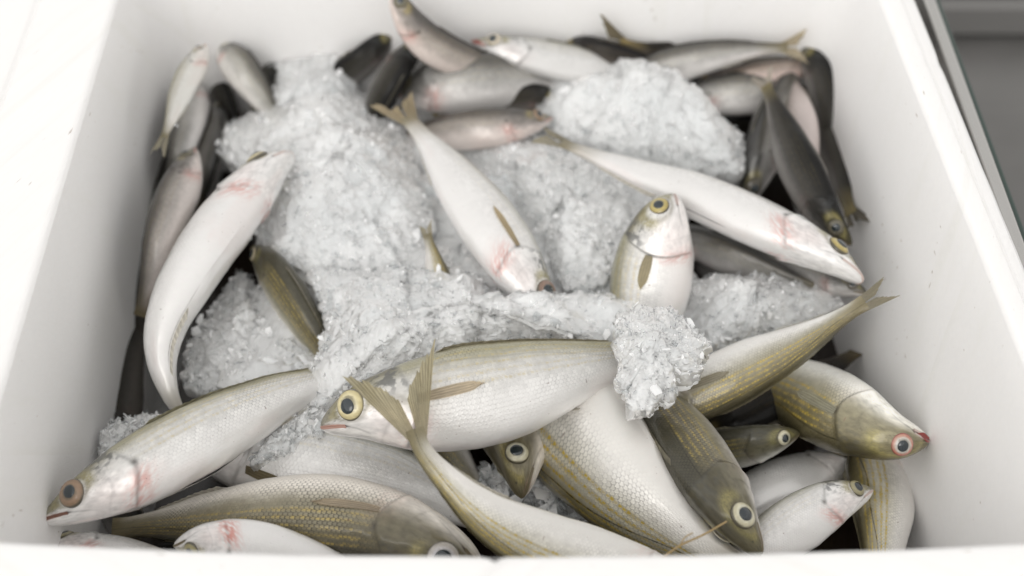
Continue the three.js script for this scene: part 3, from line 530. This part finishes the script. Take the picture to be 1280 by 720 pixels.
  { label: 'dark backed fish squeezed between the grey rounded fish and the pinkish grey fish', pts: [[705, 122, .006], [660, 120, .014], [600, 130, .012], [540, 142, .0]], d: [0, -1], roll: 40, girth: .9, skin: 'dark', variant: 2, tint: [1.4, 1.35, 1.3], tail: null },
  { label: 'dark fish body at the back wall just right of the red lipped white fish', pts: [[700, 56, .02], [745, 66, .028], [795, 80, .022], [850, 98, .002]], d: [0, -1], roll: 40, girth: .95, skin: 'dark', variant: 1, tint: [1.4, 1.3, 1.3], tail: null },
  { label: 'dark fish behind the left ice heap, right of the pale grey fish end', pts: [[350, 66, .0], [336, 96, .01], [322, 136, .004], [310, 180, -.02]], d: [1, 0], roll: 40, girth: .8, skin: 'dark', variant: 2, tail: null },
  // lower fish seen only as dark backs in the gaps
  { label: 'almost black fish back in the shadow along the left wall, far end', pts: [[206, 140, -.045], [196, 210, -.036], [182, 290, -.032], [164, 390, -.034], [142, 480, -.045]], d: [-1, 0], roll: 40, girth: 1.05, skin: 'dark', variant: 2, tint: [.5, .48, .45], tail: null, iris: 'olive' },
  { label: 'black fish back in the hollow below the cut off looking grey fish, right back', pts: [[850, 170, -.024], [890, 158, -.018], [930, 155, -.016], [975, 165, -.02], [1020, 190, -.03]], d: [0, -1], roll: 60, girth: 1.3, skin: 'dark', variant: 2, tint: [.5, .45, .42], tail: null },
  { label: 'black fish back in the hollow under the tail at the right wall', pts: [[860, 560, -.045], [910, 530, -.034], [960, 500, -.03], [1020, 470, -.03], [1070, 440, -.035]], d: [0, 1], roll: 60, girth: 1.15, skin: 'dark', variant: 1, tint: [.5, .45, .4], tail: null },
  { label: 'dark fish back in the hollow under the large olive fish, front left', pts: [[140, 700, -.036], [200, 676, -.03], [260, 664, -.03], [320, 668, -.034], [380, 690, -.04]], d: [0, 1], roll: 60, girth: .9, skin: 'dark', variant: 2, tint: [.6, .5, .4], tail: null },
];
for (const o of FISH) fish({ group: PILE, ...o });


// ---------------------------------------------------------------- ice
const iceBump = texture(512, 512, (u, v, c) => { const n = fbm(u * 40, v * 40, 2, 4) * 0.6 + noise(u * 170, v * 170, 3) * 0.4; c[0] = c[1] = c[2] = n; }, false, true);
const iceMat = new THREE.MeshPhysicalMaterial({ color: new THREE.Color(0.98, 0.985, 0.985), roughness: 0.16, bumpMap: iceBump, bumpScale: 0.0003, ior: 1.31, transmission: 0.54, thickness: 0.01 });
const coreMat = new THREE.MeshStandardMaterial({ color: 0xffffff, vertexColors: true, roughness: 0.8 });
const shardMat = new THREE.MeshPhysicalMaterial({ color: new THREE.Color(0.96, 0.975, 0.98), roughness: 0.08, transmission: 0.85, thickness: 0.002, ior: 1.31, attenuationColor: new THREE.Color(0.85, 0.92, 0.95), attenuationDistance: 0.02 });
const snowMat = new THREE.MeshPhysicalMaterial({ color: new THREE.Color(0.9, 0.905, 0.91), roughness: 0.35, ior: 1.31, clearcoat: 0.4 });
const shardGeos = [];
for (let k = 0; k < 6; k++) {
  const P = []; for (let i = 0; i < 11; i++) { const a = rr(0, 6.283), z = rr(-1, 1), q = Math.sqrt(1 - z * z), r = rr(0.7, 1); P.push(V(Math.cos(a) * q * r, z * r * rr(0.45, 0.8), Math.sin(a) * q * r * rr(0.6, 1))); }
  shardGeos.push(new ConvexGeometry(P));
}
function cells(x, z, size, k) {                  // tilted facets of broken grains
  const u = x / size, w = z / size, ui = Math.floor(u), wi = Math.floor(w); let best = 9, bx = 0, bz = 0, bi = 0, bj = 0;
  for (let a = -1; a <= 1; a++) for (let b = -1; b <= 1; b++) {
    const px = ui + a + h3(ui + a, wi + b, k), pz = wi + b + h3(ui + a, wi + b, k + 1), d = (px - u) ** 2 + (pz - w) ** 2;
    if (d < best) { best = d; bx = px - u; bz = pz - w; bi = ui + a; bj = wi + b; }
  }
  return (h3(bi, bj, k + 2) - 0.5) + bx * (h3(bi, bj, k + 3) - 0.5) * 1.6 + bz * (h3(bi, bj, k + 4) - 0.5) * 1.6 - best * 0.35;
}
let iceCount = 0;
function iceLump(label, poly, h0, peak, o = {}) {
  const id = ++iceCount * 17, W = poly.map((p) => at(p[0], p[1], p[2] ?? h0)), n = o.n ?? 220, m = o.m ?? 70;
  const cr = new THREE.CatmullRomCurve3(W, true, 'catmullrom', 0.35), edge = [];
  cr.arcLengthDivisions = 400;
  for (let i = 0; i < n; i++) edge.push(cr.getPointAt(i / n));
  const c = V(0, 0, 0); if (o.c) c.copy(at(o.c[0], o.c[1], h0)); else { W.forEach((p) => c.add(p)); c.divideScalar(W.length); }
  const jag = o.jag ?? 0.0035;
  edge.forEach((p, i) => { const d = p.clone().sub(c); d.y = 0; d.normalize(); const k = (fbm(p.x * 130, p.z * 130, id, 4) - 0.5) * 2 * jag + cells(p.x, p.z, 0.005, id) * jag * 0.7; p.addScaledVector(d, k); });
  const P = [], col = [], uv = [], under = 10, thick = o.thick ?? 0.02, rough = o.rough ?? 1;
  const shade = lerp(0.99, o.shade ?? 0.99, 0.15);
  for (let i = 0; i <= m + under; i++) for (let j = 0; j <= n; j++) {
    const e = edge[j % n], t = i <= m ? i / m : 1, r = i <= m ? Math.pow(t, 0.8) : 1, p = c.clone().lerp(e, r);
    const big = fbm(p.x * 26 + id, p.z * 26, id, 3) - 0.5, mid = fbm(p.x * 80 + id, p.z * 80, id, 3) - 0.5, fine = noise(p.x * 700, p.z * 700, id) - 0.5;
    const dome = (1 - Math.pow(r, o.pow ?? 2.4));
    const ck = o.tilt ? ((p.x - c.x) * o.tilt[0] + (p.z - c.z) * o.tilt[1]) : 0;
    if (i <= m) {
      const k = rough * (0.35 + 0.65 * dome);
      p.y += peak * dome * (1 + 0.5 * big) + ck * dome + k * (big * 0.018 + mid * 0.008 + cells(p.x, p.z, 0.026, id + 3) * 0.0035 + cells(p.x, p.z, 0.0055, id) * 0.0010 + fine * 0.0002);
      p.x += k * mid * 0.003; p.z += k * (noise(p.x * 300, p.z * 300, id + 5) - 0.5) * 0.002;
    } else {
      const q = (i - m) / under, ang = q * Math.PI * 0.5, d = c.clone().sub(p); d.y = 0;
      const out = Math.sin(q * Math.PI) * 0.0015;
      p.addScaledVector(d, 0.45 * (1 - Math.cos(ang)) - out); p.y -= thick * Math.sin(ang) * (0.8 + 0.5 * big);
      p.x += (noise(p.x * 260, p.y * 260, p.z * 260) - 0.5) * 0.003 * (1 - q); p.z += (noise(p.x * 260 + 9, p.y * 260, p.z * 260) - 0.5) * 0.003 * (1 - q);
    }
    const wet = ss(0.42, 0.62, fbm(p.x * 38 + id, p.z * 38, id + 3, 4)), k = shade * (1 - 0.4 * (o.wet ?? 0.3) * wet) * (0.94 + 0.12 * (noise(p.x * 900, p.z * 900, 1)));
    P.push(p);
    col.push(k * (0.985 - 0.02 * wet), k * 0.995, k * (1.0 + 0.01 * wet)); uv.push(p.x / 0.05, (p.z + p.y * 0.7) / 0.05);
  }
  const g = thing('ice_heap', label, 'ice', c.clone().setY(h0 - thick), 'heaps of crushed ice among the fish');
  if (o.kind) g.userData.kind = o.kind;
  {                                              // broken facets in depth too, so that steep flanks are as rough as the top
    const g0 = grid(P, m + under, n, null, null, V(0, 0, 0)), nn = g0.attributes.normal; sealNormals(g0, m + under, n);
    const facet = (p, sz, k) => {
      const x = p.x / sz, y = p.y / sz, z = p.z / sz, xi = Math.floor(x), yi = Math.floor(y), zi = Math.floor(z); let b = 9, r = 0;
      for (let a = -1; a <= 1; a++) for (let c2 = -1; c2 <= 1; c2++) for (let d = -1; d <= 1; d++) {
        const X = xi + a, Y = yi + c2, Z = zi + d, dx = X + h3(X, Y, Z + k) - x, dy = Y + h3(X + 57, Y, Z + k) - y, dz = Z + h3(X, Y + 91, Z + k) - z, q = dx * dx + dy * dy + dz * dz;
        if (q < b) { b = q; r = h3(X, Y, Z + k + 31) - 0.5 + dx * (h3(X, Y + 7, Z + k) - 0.5) + dy * (h3(X + 7, Y, Z + k) - 0.5) + dz * (h3(X, Y, Z + k + 77) - 0.5); }
      }
      return r - b * 0.3;
    };
    P.forEach((p, i) => {
      if (i % (n + 1) === n) { p.copy(P[i - n]); return; }
      const d = facet(p, 0.0048, id) * 0.0013 + facet(p, 0.0021, id + 5) * 0.00065;
      p.x += nn.getX(i) * d; p.y += nn.getY(i) * d; p.z += nn.getZ(i) * d;
    });
  }
  const geo = grid(P, m + under, n, uv, col, g.position); sealNormals(geo, m + under, n);
  mesh('ice_mass', geo, iceMat, g);
  const Q = P.map((p) => { const q = p.clone(), d = c.clone().sub(p); d.y = 0; q.addScaledVector(d, 0.035); q.y -= 0.0008 + 0.0034 * ss(0.42, 0.72, fbm(p.x * 60 + id, p.z * 60, id + 8, 3)); if (q.y < h0 - thick * 0.8) q.y = h0 - thick * 0.8; return q; });
  const cg = grid(Q, m + under, n, null, col, g.position); sealNormals(cg, m + under, n); mesh('ice_core', cg, coreMat, g);
  // loose grains on the surface and along the broken edge
  const N = Math.round((o.grains ?? 700) * 1.1), mtx = new THREE.Matrix4(), q = new THREE.Quaternion(), eu = new THREE.Euler();
  const per = shardGeos.length, sets = [];
  for (let k = 0; k < per * 2; k++) sets.push([]);
  for (let i = 0; i < N; i++) {
    const edgey = rnd() < 0.35, ri = Math.min(m, Math.floor(edgey ? m * rr(0.86, 1) : m * Math.sqrt(rnd()))), j = Math.floor(rnd() * n), p = P[ri * (n + 1) + j];
    const s = (o.size ?? 1) * (0.0004 + 0.0012 * Math.pow(rnd(), 3) + 0.0022 * Math.pow(rnd(), 14));
    eu.set(rr(0, 6), rr(0, 6), rr(0, 6)); q.setFromEuler(eu);
    mtx.compose(p.clone().sub(g.position).add(V(rr(-1, 1) * 0.001, s * 0.25, rr(-1, 1) * 0.001)), q, V(s * 1.5, s * 0.55, s * 1.1));
    sets[Math.floor(rnd() * per) + (rnd() < (o.clear ?? 0.65) ? 0 : per)].push(mtx.clone());
  }
  sets.forEach((list, k) => {
    if (!list.length) return;
    const im = new THREE.InstancedMesh(shardGeos[k % per], k < per ? shardMat : snowMat, list.length); im.name = 'ice_grains'; im.userData.kind = 'stuff';
    list.forEach((mm, i) => im.setMatrixAt(i, mm)); im.castShadow = im.receiveShadow = true; g.add(im);
  });
  return g;
}
iceLump('big ice heap at the left back, beside the tail of the centre fish', [[268, 160], [300, 142], [345, 122], [375, 105], [425, 102], [470, 125], [502, 170], [528, 235], [542, 285], [505, 335], [430, 346], [345, 332], [322, 300], [318, 255], [300, 215], [270, 190]], .006, .024, { c: [430, 225], pow: 1.8, n: 300, m: 100, grains: 1500 });
iceLump('thin grey ice patch against the back wall, behind the left heap', [[330, 85], [400, 72], [450, 78], [440, 110], [400, 125], [345, 125]], .012, .008, { grains: 200, shade: .7 });
iceLump('broad ice slab across the middle, behind the front white fish', [[380, 342], [450, 332], [520, 338], [600, 350], [622, 388], [700, 398], [765, 370], [840, 385], [850, 430], [800, 452], [770, 432], [660, 428], [560, 445], [480, 478], [430, 490], [395, 505], [375, 480], [402, 435], [405, 390]], .01, .018, { c: [560, 400], n: 320, m: 90, grains: 1700 });
iceLump('smooth ice field right of the centre fish', [[575, 178], [660, 172], [720, 195], [790, 240], [798, 285], [760, 350], [705, 360], [680, 300], [640, 240]], .004, .014, { n: 260, m: 90, grains: 1000, rough: .8 });
iceLump('tall ice peak at the right back, above the long white fish', [[655, 104], [700, 92], [760, 92], [815, 98], [868, 110], [900, 150], [935, 188], [920, 222], [850, 208], [760, 182], [690, 158]], .008, .03, { c: [825, 150], n: 260, m: 90, grains: 1100, pow: 1.3 });
iceLump('ice chunk with ragged edge resting on the front white fish\'s tail end', [[772, 400], [830, 382], [886, 432], [870, 462], [838, 490], [805, 515], [786, 505], [772, 470]], .04, .01, { n: 220, m: 70, grains: 300, rough: .65, jag: .004, thick: .014, shade: .85, wet: .12 });
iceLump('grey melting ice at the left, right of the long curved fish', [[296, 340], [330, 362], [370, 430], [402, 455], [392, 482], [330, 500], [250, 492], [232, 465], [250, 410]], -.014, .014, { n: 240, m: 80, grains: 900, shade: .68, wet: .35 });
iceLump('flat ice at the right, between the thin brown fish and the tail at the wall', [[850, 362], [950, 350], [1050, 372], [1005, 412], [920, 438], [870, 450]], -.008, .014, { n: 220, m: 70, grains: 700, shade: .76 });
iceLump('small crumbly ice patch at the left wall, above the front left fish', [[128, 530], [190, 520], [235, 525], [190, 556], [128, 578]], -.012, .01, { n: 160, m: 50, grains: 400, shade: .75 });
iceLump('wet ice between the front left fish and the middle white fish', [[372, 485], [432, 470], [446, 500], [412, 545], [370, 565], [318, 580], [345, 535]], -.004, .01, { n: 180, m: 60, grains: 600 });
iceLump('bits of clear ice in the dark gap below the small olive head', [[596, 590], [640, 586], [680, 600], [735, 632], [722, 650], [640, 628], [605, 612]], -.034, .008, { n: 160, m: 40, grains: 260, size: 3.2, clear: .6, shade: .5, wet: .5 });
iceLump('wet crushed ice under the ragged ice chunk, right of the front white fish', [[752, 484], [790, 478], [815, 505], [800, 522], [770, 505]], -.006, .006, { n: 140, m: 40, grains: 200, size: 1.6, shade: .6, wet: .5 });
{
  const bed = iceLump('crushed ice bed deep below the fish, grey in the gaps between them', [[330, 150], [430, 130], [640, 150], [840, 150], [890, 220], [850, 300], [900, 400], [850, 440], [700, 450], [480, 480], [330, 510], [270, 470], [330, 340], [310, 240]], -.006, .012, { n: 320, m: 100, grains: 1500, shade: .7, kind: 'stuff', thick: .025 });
  delete bed.userData.group;
}

// loose crumbs of ice lying on the fish
{
  scene.updateMatrixWorld(true);
  const ray = new THREE.Raycaster(), bodies = [], down = V(0, -1, 0);
  scene.traverse((o) => { if (o.isMesh && (o.name === 'body' || o.name === 'ice_mass')) { o.geometry.computeBoundingSphere(); bodies.push(o); } });
  const spots = [[400, 490, 34, 40], [780, 500, 26, 26], [180, 540, 40, 30], [210, 190, 26, 26], [345, 500, 30, 24], [640, 610, 50, 40], [850, 470, 30, 16], [560, 440, 60, 26], [500, 330, 50, 14], [330, 330, 26, 14], [800, 400, 40, 14], [930, 205, 24, 14], [590, 110, 60, 20], [660, 640, 60, 26], [980, 380, 50, 14], [730, 430, 40, 20]];
  const g = new THREE.Group(); g.name = 'ice_crumbs'; g.userData = { label: 'loose crumbs of clear ice scattered over the fish and between them', category: 'ice', kind: 'stuff' }; scene.add(g);
  const lists = shardGeos.map(() => []), q = new THREE.Quaternion(), eu = new THREE.Euler();
  for (const [px, py, r, n] of spots) for (let i = 0; i < n; i++) {
    const a = rr(0, 6.283), d = r * Math.sqrt(rnd()), p = at(px + d * Math.cos(a), py + d * Math.sin(a) * 0.7, 0.02);
    ray.set(V(p.x, 0.2, p.z), down); const hit = ray.intersectObjects(bodies, false)[0]; if (!hit) continue;
    const s = 0.0006 + 0.0022 * Math.pow(rnd(), 2.5); eu.set(rr(0, 6), rr(0, 6), rr(0, 6)); q.setFromEuler(eu);
    lists[i % shardGeos.length].push(new THREE.Matrix4().compose(hit.point.clone().add(V(0, s * 0.25, 0)), q, V(s * 1.3, s * 0.6, s)));
  }
  lists.forEach((l, k) => { const im = new THREE.InstancedMesh(shardGeos[k], shardMat, l.length); im.name = 'crumbs'; l.forEach((m, i) => im.setMatrixAt(i, m)); im.castShadow = im.receiveShadow = true; g.add(im); });
}
// a thin straw at the front rim
{
  const P = [at(828, 697, .035), at(850, 682, .036), at(880, 668, .033), at(908, 652, .028)], P2 = [at(850, 682, .036), at(856, 672, .037), at(866, 666, .037)];
  const o = thing('straw', 'thin straw coloured strand lying over the fish at the front rim', 'strand', P[1].clone());
  const tube = (p, r) => new THREE.TubeGeometry(new THREE.CatmullRomCurve3(p.map((x) => x.clone().sub(o.position))), 30, r, 6);
  const m = new THREE.MeshStandardMaterial({ color: new THREE.Color(0.42, 0.30, 0.14), roughness: 0.6 });
  mesh('stem', tube(P, 0.00045), m, o); mesh('side_shoot', tube(P2, 0.00028), m, o);
}

const renderer = new THREE.WebGLRenderer({ antialias: true });
renderer.setSize(1024, 576);
renderer.toneMapping = THREE.LinearToneMapping;
renderer.toneMappingExposure = EXPOSURE;
renderer.shadowMap.enabled = true;
renderer.render(scene, camera);
